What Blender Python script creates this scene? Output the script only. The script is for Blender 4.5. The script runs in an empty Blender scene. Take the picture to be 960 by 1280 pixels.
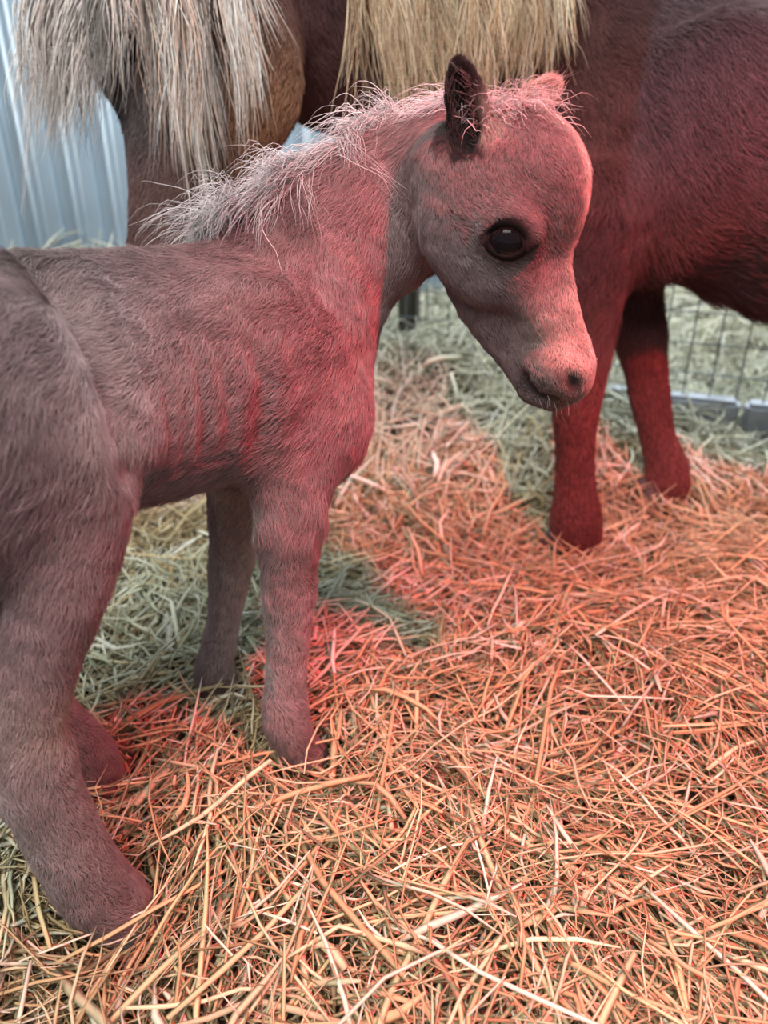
import bpy, math, random
import numpy as np
from mathutils import Vector, Matrix

rng = np.random.default_rng(7)
random.seed(7)
scene = bpy.context.scene
COL = scene.collection

# ------------------------------------------------------------------ camera, world, lights, exposure
CAM_F, CAM_P, CAM_H = 962.0, math.radians(27), 0.63      # focal length in px of a 960x1280 frame, pitch, height
cam = bpy.data.cameras.new('camera')
cam.sensor_fit = 'VERTICAL'; cam.sensor_height = 34.6; cam.lens = CAM_F / 1280 * 34.6
cam.clip_start = 0.02; cam.clip_end = 60
cam.dof.use_dof = True; cam.dof.focus_distance = 0.65; cam.dof.aperture_fstop = 4.0
cam_o = bpy.data.objects.new('camera', cam); COL.objects.link(cam_o)
cam_o.location = (0, 0, CAM_H); cam_o.rotation_euler = (math.radians(90) - CAM_P, 0, 0)
scene.camera = cam_o

world = bpy.data.worlds.new('overcast'); scene.world = world; world.use_nodes = True
bg = world.node_tree.nodes['Background']
bg.inputs[0].default_value = (0.80, 0.90, 1.0, 1); bg.inputs[1].default_value = 0.38

def add_light(name, kind, loc, target, energy, color, **kw):
    l = bpy.data.lights.new(name, kind); l.energy = energy; l.color = color
    for k, v in kw.items(): setattr(l, k, v)
    o = bpy.data.objects.new(name, l); COL.objects.link(o); o.location = loc
    o.rotation_euler = (Vector(target) - Vector(loc)).to_track_quat('-Z', 'Y').to_euler()
    return o
add_light('heat_lamp', 'SPOT', (0.46, 0.16, 1.50), (0.48, 0.70, 0.0), 185, (1.0, 0.030, 0.070), spot_size=math.radians(70), spot_blend=0.8, shadow_soft_size=0.04)
add_light('rear_daylight_fill', 'AREA', (1.2, 2.9, 2.6), (0.2, 1.4, 0.1), 150, (0.90, 0.98, 1.0), shape='RECTANGLE', size=2.2, size_y=1.2)  # fill light added at the back to brighten the hay; no opening built
add_light('overhead_daylight_fill', 'AREA', (-0.35, -0.60, 2.5), (-0.15, 0.6, 0.2), 92, (1.0, 0.97, 0.91), shape='RECTANGLE', size=1.4, size_y=1.6)  # fill light added overhead for the foal's side and straw; no door built

scene.view_settings.view_transform = 'Standard'; scene.view_settings.look = 'None'
scene.view_settings.gamma = 1; scene.view_settings.use_curve_mapping = False
scene.view_settings.exposure = 0.0

# ------------------------------------------------------------------ helpers: geometry of the place
CF = np.array([0, math.cos(CAM_P), -math.sin(CAM_P)]); CU = np.array([0, math.sin(CAM_P), math.cos(CAM_P)])
CR = np.array([1.0, 0, 0]); CC = np.array([0, 0, CAM_H])
def ray(px, py): return CF + CR * (px - 480) / CAM_F - CU * (py - 640) / CAM_F
def at(px, py, z): return CC + z * ray(px, py)            # surveyed point: picture position and distance
def proj(p):
    q = np.asarray(p, float) - CC; z = q @ CF
    return np.stack([480 + CAM_F * (q @ CR) / z, 640 - CAM_F * (q @ CU) / z, z], -1)
class Frame:                                              # upright body frame: forward, left, up
    def __init__(s, o, yaw):
        a = math.radians(yaw); s.o = np.array(o, float)
        s.d = np.array([math.cos(a), math.sin(a), 0]); s.n = np.array([-math.sin(a), math.cos(a), 0]); s.k = np.array([0, 0, 1.0])
    def W(s, u, v, w): return s.o + u * s.d + v * s.n + w * s.k
    def inv(s, px, py, v):
        r = ray(px, py); t = (v - (CC - s.o) @ s.n) / (r @ s.n)
        return CC + t * r
    def D(s, a, b, c):
        q = a * s.d + b * s.n + c * s.k; return q / np.linalg.norm(q)

def smooth_noise(P, scale, seed):                         # cheap smooth 3D noise, about -1..1
    r = np.random.default_rng(seed); out = np.zeros(len(P))
    wob = np.stack([np.sin(P @ (r.normal(size=3) * scale * .7) + r.uniform(0, 6.28)) for _ in range(3)], 1) * (1.2 / scale)
    Pw = P + wob
    for i in range(14):
        k = r.normal(size=3) * scale; out += np.sin(Pw @ k + r.uniform(0, 6.28))
    return out / 3.6

def obj(name, mesh, mat=None, parent=None):
    o = bpy.data.objects.new(name, mesh); COL.objects.link(o)
    if mat is not None and not mesh.materials: mesh.materials.append(mat)
    if parent is not None: o.parent = parent
    return o
def empty(name, loc=(0, 0, 0)):
    o = bpy.data.objects.new(name, None); COL.objects.link(o); o.location = loc; o.empty_display_size = 0.05
    return o
def tag(o, label=None, cat=None, group=None, kind=None):
    for k, v in (('label', label), ('category', cat), ('group', group), ('kind', kind)):
        if v: o[k] = v
    return o
def adopt(child, root):                                   # parent without moving
    child.parent = root; child.matrix_parent_inverse = Matrix.Translation(-root.location)
    return child

def fast_mesh(name, V, Fc, smooth=True, col=None):        # Fc: (n,3) or (n,4) int array
    V = np.asarray(V, np.float32); Fc = np.asarray(Fc, np.int32); k = Fc.shape[1]
    me = bpy.data.meshes.new(name)
    me.vertices.add(len(V)); me.vertices.foreach_set('co', V.ravel())
    me.loops.add(Fc.size); me.loops.foreach_set('vertex_index', Fc.ravel())
    me.polygons.add(len(Fc)); me.polygons.foreach_set('loop_start', np.arange(0, Fc.size, k, dtype=np.int32))
    me.polygons.foreach_set('loop_total', np.full(len(Fc), k, np.int32))
    if smooth: me.polygons.foreach_set('use_smooth', np.ones(len(Fc), bool))
    me.update(calc_edges=True)
    if col is not None:
        a = me.color_attributes.new('tint', 'FLOAT_COLOR', 'POINT')
        c = np.ones((len(V), 4), np.float32); c[:, :3] = col; a.data.foreach_set('color', c.ravel())
    return me

# ------------------------------------------------------------------ materials
def mat(name, color=(.5, .5, .5), rough=.6, tint=False, spec=.3, sheen=0.0, noise=None, bump=None, metal=0.0, trans=0.0):
    m = bpy.data.materials.new(name); m.use_nodes = True; nt = m.node_tree; b = nt.nodes['Principled BSDF']
    b.inputs['Roughness'].default_value = rough; b.inputs['Specular IOR Level'].default_value = spec
    b.inputs['Metallic'].default_value = metal; b.inputs['Base Color'].default_value = (*color, 1)
    if sheen: b.inputs['Sheen Weight'].default_value = sheen
    src = None
    if tint:
        a = nt.nodes.new('ShaderNodeAttribute'); a.attribute_name = 'tint'; src = a.outputs['Color']
    if noise:
        sc, amt = noise
        tc = nt.nodes.new('ShaderNodeTexCoord'); n = nt.nodes.new('ShaderNodeTexNoise'); n.inputs['Scale'].default_value = sc; n.inputs['Detail'].default_value = 6
        nt.links.new(tc.outputs['Object'], n.inputs['Vector'])
        mr = nt.nodes.new('ShaderNodeMapRange'); mr.inputs[1].default_value = .3; mr.inputs[2].default_value = .7; mr.inputs[3].default_value = 1 - amt; mr.inputs[4].default_value = 1 + amt
        nt.links.new(n.outputs['Fac'], mr.inputs[0])
        mx = nt.nodes.new('ShaderNodeVectorMath'); mx.operation = 'MULTIPLY'
        if src: nt.links.new(src, mx.inputs[0])
        else: mx.inputs[0].default_value = color
        nt.links.new(mr.outputs[0], mx.inputs[1]); src = mx.outputs[0]
    if src: nt.links.new(src, b.inputs['Base Color'])
    if bump:
        tc = nt.nodes.new('ShaderNodeTexCoord'); n = nt.nodes.new('ShaderNodeTexNoise'); n.inputs['Scale'].default_value = bump[0]; n.inputs['Detail'].default_value = 5
        nt.links.new(tc.outputs['Object'], n.inputs['Vector'])
        bp = nt.nodes.new('ShaderNodeBump'); bp.inputs['Strength'].default_value = bump[1]; bp.inputs['Distance'].default_value = .01
        nt.links.new(n.outputs['Fac'], bp.inputs['Height']); nt.links.new(bp.outputs[0], b.inputs['Normal'])
    return m
M_STRAW = mat('straw', rough=.55, tint=True, spec=.25)
M_EARTH = mat('bedding_earth', (.10, .075, .05), .95, noise=(9, .4), bump=(30, .5))
M_SKIN = mat('coat_skin', rough=.8, tint=True, spec=.15)
M_FUR = mat('coat_fur', rough=.62, tint=True, spec=.22)
M_HAIR = mat('long_hair', rough=.5, tint=True, spec=.3)
M_EYE = mat('eye_glossy', (.004, .004, .006), .10, spec=.28)
M_HOOF = mat('hoof_horn', (.06, .05, .045), .55, noise=(60, .3))
M_STEEL = mat('galvanised_sheet', (.33, .42, .50), .38, spec=.5, metal=.45, noise=(5, .14))
M_WIRE = mat('fence_wire', (.20, .23, .25), .5, metal=.5)
M_BOARD = mat('weathered_board', (.46, .48, .54), .75, noise=(14, .3), bump=(40, .4))
M_POST = mat('fence_post_wood', (.10, .085, .07), .85, noise=(12, .35))

# ------------------------------------------------------------------ bedding height
def gauss(x, y, cx, cy, sx, sy): return np.exp(-((x - cx) / sx) ** 2 - ((y - cy) / sy) ** 2)
def sstep(a, b, t):
    t = np.clip((t - a) / (b - a), 0, 1); return t * t * (3 - 2 * t)
def ground(x, y):
    x = np.asarray(x, float); y = np.asarray(y, float)
    h = .008 * np.sin(7 * x + 3 * y) + .008 * np.sin(11 * y - 5 * x + 1) + .006 * np.sin(17 * x + 9 * y + 2)
    h = h + .035 * gauss(x, y, -.14, .50, .13, .07) + .03 * gauss(x, y, .05, .36, .16, .09) + .025 * gauss(x, y, .35, .75, .2, .2)
    h = h - .03 * gauss(x, y, -.06, .545, .05, .03) - .02 * gauss(x, y, .12, .62, .1, .05)
    h = h + .055 * sstep(1.22, 1.42, y + .15 * x) * (1 + .25 * np.sin(6 * x))
    h = h + .275 * np.clip(gauss(x, y, -.95, 1.95, .62, .42), 0, 1)
    h = h + .10 * gauss(x, y, .02, 1.66, .33, .20)
    h = h - .045 * gauss(x, y, .80, 1.40, .26, .16)
    for fx, fy, dz in FOOT_FIX: h = h + dz * gauss(x, y, fx, fy, .06, .06)
    return h
FOOT_FIX = []                                             # bedding is level with the hooves that stand in it

# ------------------------------------------------------------------ setting: floor, wall
def grid_mesh(name, x0, x1, y0, y1, nx, ny, f):
    X, Y = np.meshgrid(np.linspace(x0, x1, nx), np.linspace(y0, y1, ny)); Z = f(X, Y)
    V = np.stack([X.ravel(), Y.ravel(), Z.ravel()], 1); i = np.arange(nx * ny).reshape(ny, nx)
    Fq = np.stack([i[:-1, :-1].ravel(), i[:-1, 1:].ravel(), i[1:, 1:].ravel(), i[1:, :-1].ravel()], 1)
    if name != 'floor': Fq = Fq[(((V[:, :2] - WALL_A) @ WALL_N) > .0)[Fq].all(1)]
    return fast_mesh(name, V, Fq)
floor = obj('floor', grid_mesh('floor', -4, 5, -2.5, 7, 2, 2, lambda x, y: 0 * x - .06), M_EARTH)
tag(floor, 'bare earth floor under the straw', kind='structure')

WALL_A = np.array([-1.75, 1.00]); WALL_D = np.array([.72, .694]); WALL_N = np.array([.694, -.72])
def corrugated(width, height, pitch=.098):
    n = int(width / pitch * 14); s = np.linspace(0, width, n)
    ph = (s / pitch) % 1.0
    prof = .021 * (sstep(.10, .28, ph) - sstep(.62, .80, ph)) 
    pts = WALL_D[None] * s[:, None] + WALL_N[None] * prof[:, None]
    bk = pts - WALL_N[None] * .0016
    V = []
    for q in (pts, bk):
        for z in (0, height): V.append(np.column_stack([q, np.full(n, z)]))
    V = np.concatenate(V); i = np.arange(n - 1); F_ = []
    F_.append(np.stack([i, i + 1, n + i + 1, n + i], 1)); F_.append(np.stack([2 * n + i, 3 * n + i, 3 * n + i + 1, 2 * n + i + 1], 1))
    F_.append(np.stack([n + i, n + i + 1, 3 * n + i + 1, 3 * n + i], 1))
    return fast_mesh('corrugated_sheet', V, np.concatenate(F_))
wall = tag(empty('wall_back', (WALL_A[0], WALL_A[1], 0)), 'pale corrugated metal wall behind the mare', kind='structure')
sheet = corrugated(.92, 2.3)
for i in range(6):
    o = obj('corrugated_sheet', sheet, M_STEEL, wall)
    o.location = (*(WALL_D * (.90 * i) + WALL_N * .0035 * (i % 2)), -.05)

# ------------------------------------------------------------------ wire fence
def tube_between(name, a, b, r, m, parent, sides=6):
    a = Vector(a); b = Vector(b); L = (b - a).length
    ang = np.arange(sides) * 2 * math.pi / sides
    V = np.concatenate([np.column_stack([r * np.cos(ang), r * np.sin(ang), np.full(sides, z)]) for z in (0, 1)])
    i = np.arange(sides); j = (i + 1) % sides
    key = '%s_%.4f' % (name, r)
    me = bpy.data.meshes.get(key) or fast_mesh(key, V, np.stack([i, j, sides + j, sides + i], 1))
    o = obj(name, me, m, parent); o.location = a; o.rotation_euler = (b - a).to_track_quat('Z', 'Y').to_euler(); o.scale = (1, 1, L)
    return o
def box_mesh(name, sx, sy, sz, bev=.004, wob=0):
    import bmesh
    bm = bmesh.new(); bmesh.ops.create_cube(bm, size=1)
    for v in bm.verts: v.co = Vector((v.co.x * sx, v.co.y * sy, v.co.z * sz))
    bmesh.ops.bevel(bm, geom=bm.edges[:], offset=bev, segments=2, affect='EDGES')
    me = bpy.data.meshes.new(name); bm.to_mesh(me); bm.free()
    return me
FA = np.array([1.45, 1.23]); FB = np.array([.03, 1.80]); FD = (FB - FA) / np.linalg.norm(FB - FA); FL = np.linalg.norm(FB - FA)
fence = tag(empty('wire_fence', (FA[0], FA[1], 0)), 'dark square wire mesh fence with base board behind the mare', 'fence')
for i in range(int(FL / .052) + 1):
    p = FD * .052 * i; tube_between('vertical_wire', (p[0], p[1], .0), (p[0], p[1], .95), .0017, M_WIRE, fence)
for j in range(14):
    z = .10 + .062 * j; e = FD * FL; tube_between('horizontal_wire', (0, 0, z), (e[0], e[1], z), .0015, M_WIRE, fence)
for s in (0.0, 1.0):
    p = FD * FL * s; o = obj('post', bpy.data.meshes.get('fence_post') or box_mesh('fence_post', .045, .045, 1.15, .008), M_POST, fence)
    o.location = (p[0] + .03, p[1] + .05, .52); o.rotation_euler[2] = math.atan2(FD[1], FD[0])
for s in (.0, .5):
    p = FD * FL * (s + .25); o = obj('base_board', bpy.data.meshes.get('base_board') or box_mesh('base_board', FL / 2 - .01, .05, .12, .008), M_BOARD, fence)
    o.location = (p[0], p[1], .055); o.rotation_euler[2] = math.atan2(FD[1], FD[0])

# ------------------------------------------------------------------ implicit bodies
class Body:
    def __init__(s): s.prims = []
    def chain(s, pts, k=.02, n=None, comb=None, tag='b', op=1, sub=3):
        """pts: list of (pos, r, lateral scale); a smooth tapering tube through them"""
        X = np.array([np.concatenate([np.asarray(p, float), [r, sc]]) for p, r, sc in pts])
        if len(X) > 2:                                       # Catmull-Rom through the points
            E_ = np.concatenate([[2 * X[0] - X[1]], X, [2 * X[-1] - X[-2]]]); out = []
            for i in range(1, len(E_) - 2):
                for t in np.arange(sub) / sub:
                    p0, p1, p2, p3 = E_[i - 1:i + 3]
                    out.append(.5 * (2 * p1 + (p2 - p0) * t + (2 * p0 - 5 * p1 + 4 * p2 - p3) * t * t + (3 * p1 - p0 - 3 * p2 + p3) * t ** 3))
            X = np.array(out + [X[-1]])
        s.nchain = getattr(s, 'nchain', 0) + 1
        for q0, q1 in zip(X[:-1], X[1:]):
            a, b = q0[:3], q1[:3]
            c = comb if comb is not None else (b - a) / max(1e-6, np.linalg.norm(b - a))
            s.prims.append(dict(t='c', a=a, b=b, ra=q0[3], rb=q1[3], sa=q0[4], sb=q1[4], n=n, k=k, comb=np.asarray(c, float), tag=tag, op=op, g=s.nchain))
    def ell(s, c, r, axes=None, k=.02, comb=(0, 0, -1), tag='b', op=1):
        s.prims.append(dict(t='e', c=np.asarray(c, float), r=np.asarray(r, float), R=np.eye(3) if axes is None else np.asarray(axes, float), k=k, comb=np.asarray(comb, float), tag=tag, op=op, g=None))
    @staticmethod
    def dist(p, P):
        if p['t'] == 'e':
            q = (P - p['c']) @ p['R'].T; k0 = np.sqrt(((q / p['r']) ** 2).sum(-1)); k1 = np.sqrt(((q / p['r'] ** 2) ** 2).sum(-1)) + 1e-9
            return k0 * (k0 - 1) / k1
        ba = p['b'] - p['a']; l2 = ba @ ba + 1e-12; pa = P - p['a']
        h = np.clip((pa @ ba) / l2, 0, 1); q = pa - h[..., None] * ba
        r = p['ra'] + (p['rb'] - p['ra']) * h
        if p['n'] is not None:
            s_ = p['sa'] + (p['sb'] - p['sa']) * h; qn = q @ p['n']
            q = q + ((1 / s_ - 1) * qn)[..., None] * p['n']
            return (np.sqrt((q ** 2).sum(-1)) - r) * np.minimum(1, np.sqrt(s_))
        return np.sqrt((q ** 2).sum(-1)) - r
    def value(s, P):
        D = np.full(len(P), .2)
        for p in s.prims:
            d = s.dist(p, P); k = p['k'] if p['t'] == 'e' else .006
            h = np.maximum(k - np.abs(D - d), 0) / k
            D = np.minimum(D, d) - h * h * k * .25 if p['op'] > 0 else np.maximum(D, -d)
        return D
    def hit(s, px, py, t0=.45, t1=.85):                      # first point of the surface on a line of sight
        t = np.linspace(t0, t1, 1200); d = s.value(CC + t[:, None] * ray(px, py)); i = np.argmax(d < 0)
        return CC + t[i] * ray(px, py)
    def bbox(s, p):
        if p['t'] == 'e': m = p['r'].max(); return p['c'] - m, p['c'] + m
        m = max(p['ra'] * max(1, p['sa']), p['rb'] * max(1, p['sb']))
        return np.minimum(p['a'], p['b']) - m, np.maximum(p['a'], p['b']) + m
    def mesh(s, vox, smooth=3):
        bbs = [s.bbox(p) for p in s.prims if p['op'] > 0]
        lo = np.min([b[0] for b in bbs], 0) - .04; hi = np.max([b[1] for b in bbs], 0) + .04
        N = np.ceil((hi - lo) / vox).astype(int) + 1
        D = np.full(N, .08, np.float32)
        groups = []
        for p in s.prims:
            if groups and p['g'] is not None and groups[-1][0]['g'] == p['g']: groups[-1].append(p)
            else: groups.append([p])
        for g in groups:
            bb = [s.bbox(p) for p in g]; b0 = np.min([b[0] for b in bb], 0); b1 = np.max([b[1] for b in bb], 0); p = g[0]; k = p['k']
            i0 = np.clip(np.floor((b0 - k - 3 * vox - lo) / vox).astype(int), 0, N); i1 = np.clip(np.ceil((b1 + k + 3 * vox - lo) / vox).astype(int) + 1, 0, N)
            d = np.full(i1 - i0, .12)
            for q, (c0, c1) in zip(g, bb):
                j0 = np.clip(np.floor((c0 - k - 3 * vox - lo) / vox).astype(int), 0, N); j1 = np.clip(np.ceil((c1 + k + 3 * vox - lo) / vox).astype(int) + 1, 0, N)
                ax = [lo[m] + vox * np.arange(j0[m], j1[m]) for m in range(3)]
                sl = tuple(slice(j0[m] - i0[m], j1[m] - i0[m]) for m in range(3))
                d[sl] = np.minimum(d[sl], s.dist(q, np.stack(np.meshgrid(*ax, indexing='ij'), -1)))
            sl = tuple(slice(i0[j], i1[j]) for j in range(3)); A = D[sl]
            if p['op'] > 0:
                h = np.maximum(k - np.abs(A - d), 0) / k; D[sl] = np.minimum(A, d) - h * h * k * .25
            else:
                h = np.maximum(k - np.abs(A + d), 0) / k; D[sl] = np.maximum(A, -d) + h * h * k * .25
        # surface nets
        S = D < 0
        c = np.zeros(tuple(N - 1), np.int8)
        for dx in (0, 1):
            for dy in (0, 1):
                for dz in (0, 1): c += S[dx:N[0] - 1 + dx, dy:N[1] - 1 + dy, dz:N[2] - 1 + dz]
        act = (c > 0) & (c < 8); idx = np.full(act.shape, -1, np.int32); cells = np.argwhere(act); idx[act] = np.arange(len(cells))
        acc = np.zeros((len(cells), 3)); cnt = np.zeros(len(cells))
        for axis in range(3):
            o1, o2 = [a for a in range(3) if a != axis]
            for u in (0, 1):
                for v in (0, 1):
                    off = np.zeros(3, int); off[o1] = u; off[o2] = v
                    a = cells + off; b = a.copy(); b[:, axis] += 1
                    da = D[a[:, 0], a[:, 1], a[:, 2]]; db = D[b[:, 0], b[:, 1], b[:, 2]]
                    m = (da < 0) != (db < 0); t = np.where(m, da / np.where(da == db, 1, da - db), 0)
                    pt = off.astype(float)[None].repeat(len(cells), 0); pt[:, axis] = t
                    acc[m] += pt[m]; cnt[m] += 1
        V = lo + vox * (cells + acc / np.maximum(cnt, 1)[:, None])
        Q = []
        for axis in range(3):
            o1, o2 = [a for a in range(3) if a != axis]
            s0 = [slice(1, N[j] - 1) for j in range(3)]; s0[axis] = slice(0, N[axis] - 1)
            s1 = list(s0); s1[axis] = slice(1, N[axis])
            A = S[tuple(s0)]; B = S[tuple(s1)]; e = np.argwhere(A != B); base = np.array([sl.start for sl in s0]); g = e + base
            inside = A[e[:, 0], e[:, 1], e[:, 2]]
            def cell(d1, d2):
                q = g.copy(); q[:, o1] += d1; q[:, o2] += d2; return idx[q[:, 0], q[:, 1], q[:, 2]]
            quad = np.stack([cell(-1, -1), cell(0, -1), cell(0, 0), cell(-1, 0)], 1)
            flip = inside if axis != 1 else ~inside
            quad[~flip] = quad[~flip][:, ::-1]; Q.append(quad)
        Q = np.concatenate(Q); Q = Q[(Q >= 0).all(1)]
        E = np.concatenate([Q[:, [0, 1]], Q[:, [1, 2]], Q[:, [2, 3]], Q[:, [3, 0]]])
        for it in range(smooth):                         # light relaxation
            sm = np.zeros_like(V); n = np.zeros(len(V))
            np.add.at(sm, E[:, 0], V[E[:, 1]]); np.add.at(n, E[:, 0], 1)
            V = V + .5 * (sm / np.maximum(n, 1)[:, None] - V)
        return V, Q
    def weights(s, V, soft=.012):
        pr = [p for p in s.prims if p['op'] > 0]
        Dm = np.stack([s.dist(p, V) for p in pr], 1); Dm -= Dm.min(1, keepdims=True)
        W = np.exp(-Dm / soft); W /= W.sum(1, keepdims=True)
        return pr, W

def normals_of(V, Q):
    n = np.cross(V[Q[:, 2]] - V[Q[:, 0]], V[Q[:, 3]] - V[Q[:, 1]]); N = np.zeros_like(V)
    for j in range(4): np.add.at(N, Q[:, j], n)
    return N / (np.linalg.norm(N, axis=1, keepdims=True) + 1e-12)

def grow_fur(name, V, Q, comb, colv, lenv, densv, count, width, parent, seed, lift=.34, jit=.22, npts=4, clump=90.0):
    r = np.random.default_rng(seed); N = normals_of(V, Q)
    area = .5 * np.linalg.norm(np.cross(V[Q[:, 2]] - V[Q[:, 0]], V[Q[:, 3]] - V[Q[:, 1]]), axis=1)
    w = area * densv[Q].mean(1); f = r.choice(len(Q), count, p=w / w.sum())
    a, b = r.random(count), r.random(count); wq = np.stack([(1 - a) * (1 - b), a * (1 - b), a * b, (1 - a) * b], 1)
    def interp(X): return (X[Q[f]] * (wq[..., None] if X.ndim > 1 else wq)).sum(1)
    P = interp(V); n = interp(N); n /= np.linalg.norm(n, axis=1, keepdims=True) + 1e-9
    d = interp(comb); L = interp(lenv) * r.uniform(.6, 1.25, count); c = interp(colv)
    d = d - (d * n).sum(1, keepdims=True) * n; d /= np.linalg.norm(d, axis=1, keepdims=True) + 1e-9
    side = np.cross(n, d)
    ang = .22 * smooth_noise(P, clump * .35, seed + 1) + .30 * smooth_noise(P, clump, seed + 2) + r.normal(0, jit, count)
    d = d * np.cos(ang)[:, None] + side * np.sin(ang)[:, None]
    lf = lift * (1 + .5 * smooth_noise(P, clump * 1.2, seed + 3)) + r.normal(0, .08, count); lf = np.clip(lf, .20, .8)
    t = np.linspace(0, 1, npts)
    pts = P[:, None] - n[:, None] * .0003 + L[:, None, None] * (d[:, None] * t[None, :, None] + n[:, None] * (lf[:, None, None] * (t - .45 * t * t)[None, :, None]))
    tone = 1 + .09 * smooth_noise(P, clump * 2.2, seed + 5) + r.normal(0, .14, count); c = np.clip(c * np.clip(tone, .45, 1.7)[:, None], 0, 1)
    cu = bpy.data.hair_curves.new(name); cu.add_curves([npts] * count)
    cu.attributes['position'].data.foreach_set('vector', pts.astype(np.float32).ravel())
    ra = cu.attributes.get('radius') or cu.attributes.new('radius', 'FLOAT', 'POINT')
    rad = (width * (1 - .8 * t))[None] * r.uniform(.7, 1.3, count)[:, None]; ra.data.foreach_set('value', rad.astype(np.float32).ravel())
    ca = cu.attributes.new('tint', 'FLOAT_COLOR', 'CURVE'); c4 = np.ones((count, 4), np.float32); c4[:, :3] = c; ca.data.foreach_set('color', c4.ravel())
    cu.materials.append(M_FUR)
    o = bpy.data.objects.new(name, cu); COL.objects.link(o); adopt(o, parent) if parent else None
    o['kind'] = 'stuff'
    return o

def strands(name, paths, radii, cols, parent, m=M_HAIR):
    """long hair: paths (n,s,3) centre lines, three-sided tapering tubes in one mesh"""
    n, s, _ = paths.shape
    T = np.gradient(paths, axis=1); T /= np.linalg.norm(T, axis=2, keepdims=True) + 1e-9
    up = np.array([.31, -.87, .38]); A = np.cross(T, up); A /= np.linalg.norm(A, axis=2, keepdims=True) + 1e-9; B = np.cross(T, A)
    taper = np.interp(np.linspace(0, 1, s), [0, .1, .6, 1], [.8, 1, .8, .12])
    ang = np.array([0, 2.094, 4.189]); r = radii[:, None] * taper[None]
    V = paths[:, :, None] + r[:, :, None, None] * (A[:, :, None] * np.cos(ang)[None, None, :, None] + B[:, :, None] * np.sin(ang)[None, None, :, None])
    base = np.arange(n)[:, None, None] * s * 3 + np.arange(s - 1)[None, :, None] * 3
    j = np.arange(3)[None, None]; k = (np.arange(3) + 1) % 3; k = k[None, None]
    Q = np.stack([base + j, base + k, base + 3 + k, base + 3 + j], -1).reshape(-1, 4)
    c = np.repeat(cols, s * 3, 0)
    o = obj(name, fast_mesh(name, V.reshape(-1, 3), Q, col=c), m); adopt(o, parent)
    return o

# ------------------------------------------------------------------ the foal
def px_r(p, rpx): return rpx * proj(p)[..., 2] / CAM_F
FO = Frame((-.114, .68, 0), 40); FH = Frame(at(640, 300, .635) * np.array([1, 1, 0]), -28)
foal = Body()
def F(u, v, w): return FO.W(u, v, w)
n_ = FO.n
back = FO.D(-1, 0, -.35); down = np.array([0, 0, -1.0])
# trunk
foal.chain([(F(.022, 0, .435), .088, .78), (F(-.02, 0, .434), .094, .84), (F(-.10, -.008, .437), .095, .92), (F(-.19, -.018, .448), .091, .93), (F(-.27, -.028, .458), .088, .94), (F(-.325, -.03, .445), .074, .9)], k=.03, n=n_, comb=back)
foal.chain([(F(.02, 0, .490), .040, .6), (F(-.05, 0, .503), .030, .6), (F(-.16, -.015, .512), .028, .7), (F(-.25, -.028, .522), .032, .9)], k=.03, n=n_, comb=back)
foal.ell(F(.040, 0, .405), (.050, .062, .062), [FO.d, FO.n, FO.k], k=.03, comb=down)                        # breast
for sv in (-1, 1):
    vo = -.03
    foal.ell(F(-.015, sv * .058, .428), (.056, .030, .092), [FO.D(1, 0, .35), FO.n, FO.D(-.35, 0, 1)], k=.045, comb=FO.D(-.45, 0, -1))   # shoulder blade
    foal.ell(F(.028, sv * .055, .385), (.045, .035, .055), [FO.d, FO.n, FO.k], k=.03, comb=down)              # point of shoulder
    foal.ell(F(-.262, vo + sv * .058, .452), (.088, .052, .098), [FO.d, FO.n, FO.k], k=.03, comb=FO.D(-.8, 0, -1))  # haunch
# near fore leg
def leg(pts, v, k=.022):
    out = []
    for px, py, rp, *vv in pts:
        p = FO.inv(px, py, vv[0] if vv else v); out.append((p, px_r(p, rp), 1.0))
    foal.chain(out, k=k)
    return out
NF = leg([(352, 560, 52, -.055), (362, 615, 48, -.066), (362, 665, 41), (361, 715, 34), (361, 740, 33), (360, 790, 27), (358, 850, 24), (357, 893, 28), (364, 920, 27), (380, 943, 25)], -.072)
FFL = leg([(300, 560, 44, .055), (294, 635, 33, .068), (291, 690, 28), (288, 712, 26), (281, 765, 20), (272, 815, 21), (268, 838, 24), (272, 858, 22)], .072)
# near hind leg
NH = leg([(95, 560, 80, -.085), (92, 640, 68, -.095), (72, 740, 58), (50, 830, 46), (38, 895, 42), (42, 940, 45), (58, 1000, 45), (88, 1060, 44), (114, 1105, 44), (140, 1128, 42), (165, 1150, 38)], -.105)
leg([(30, 850, 24), (6, 925, 26), (30, 980, 30)], -.105)                                                    # Achilles and point of hock
FHL = leg([(20, 620, 60, .03), (10, 760, 46, .04), (25, 850, 34), (55, 885, 32), (100, 930, 30), (118, 955, 30), (132, 985, 26)], .045)
# neck
def H(px, py, z): return at(px, py, z)
nn = np.array([.25, -1, .25]); nn /= np.linalg.norm(nn)
ndir = at(360, 360, .70) - at(560, 210, .67); ndir /= np.linalg.norm(ndir)
foal.chain([(F(.015, 0, .46), .080, .76), (at(415, 315, .70), .072, .72), (at(495, 262, .70), .064, .70), (at(560, 218, .68), .054, .74)], k=.03, n=nn, comb=ndir * .8 + np.array([0, 0, -.5]))
foal.chain([(at(300, 322, .665), .018, .8), (at(400, 240, .672), .019, .8), (at(480, 196, .672), .019, .8), (at(575, 178, .655), .020, .8)], k=.022, n=nn, comb=ndir)
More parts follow.
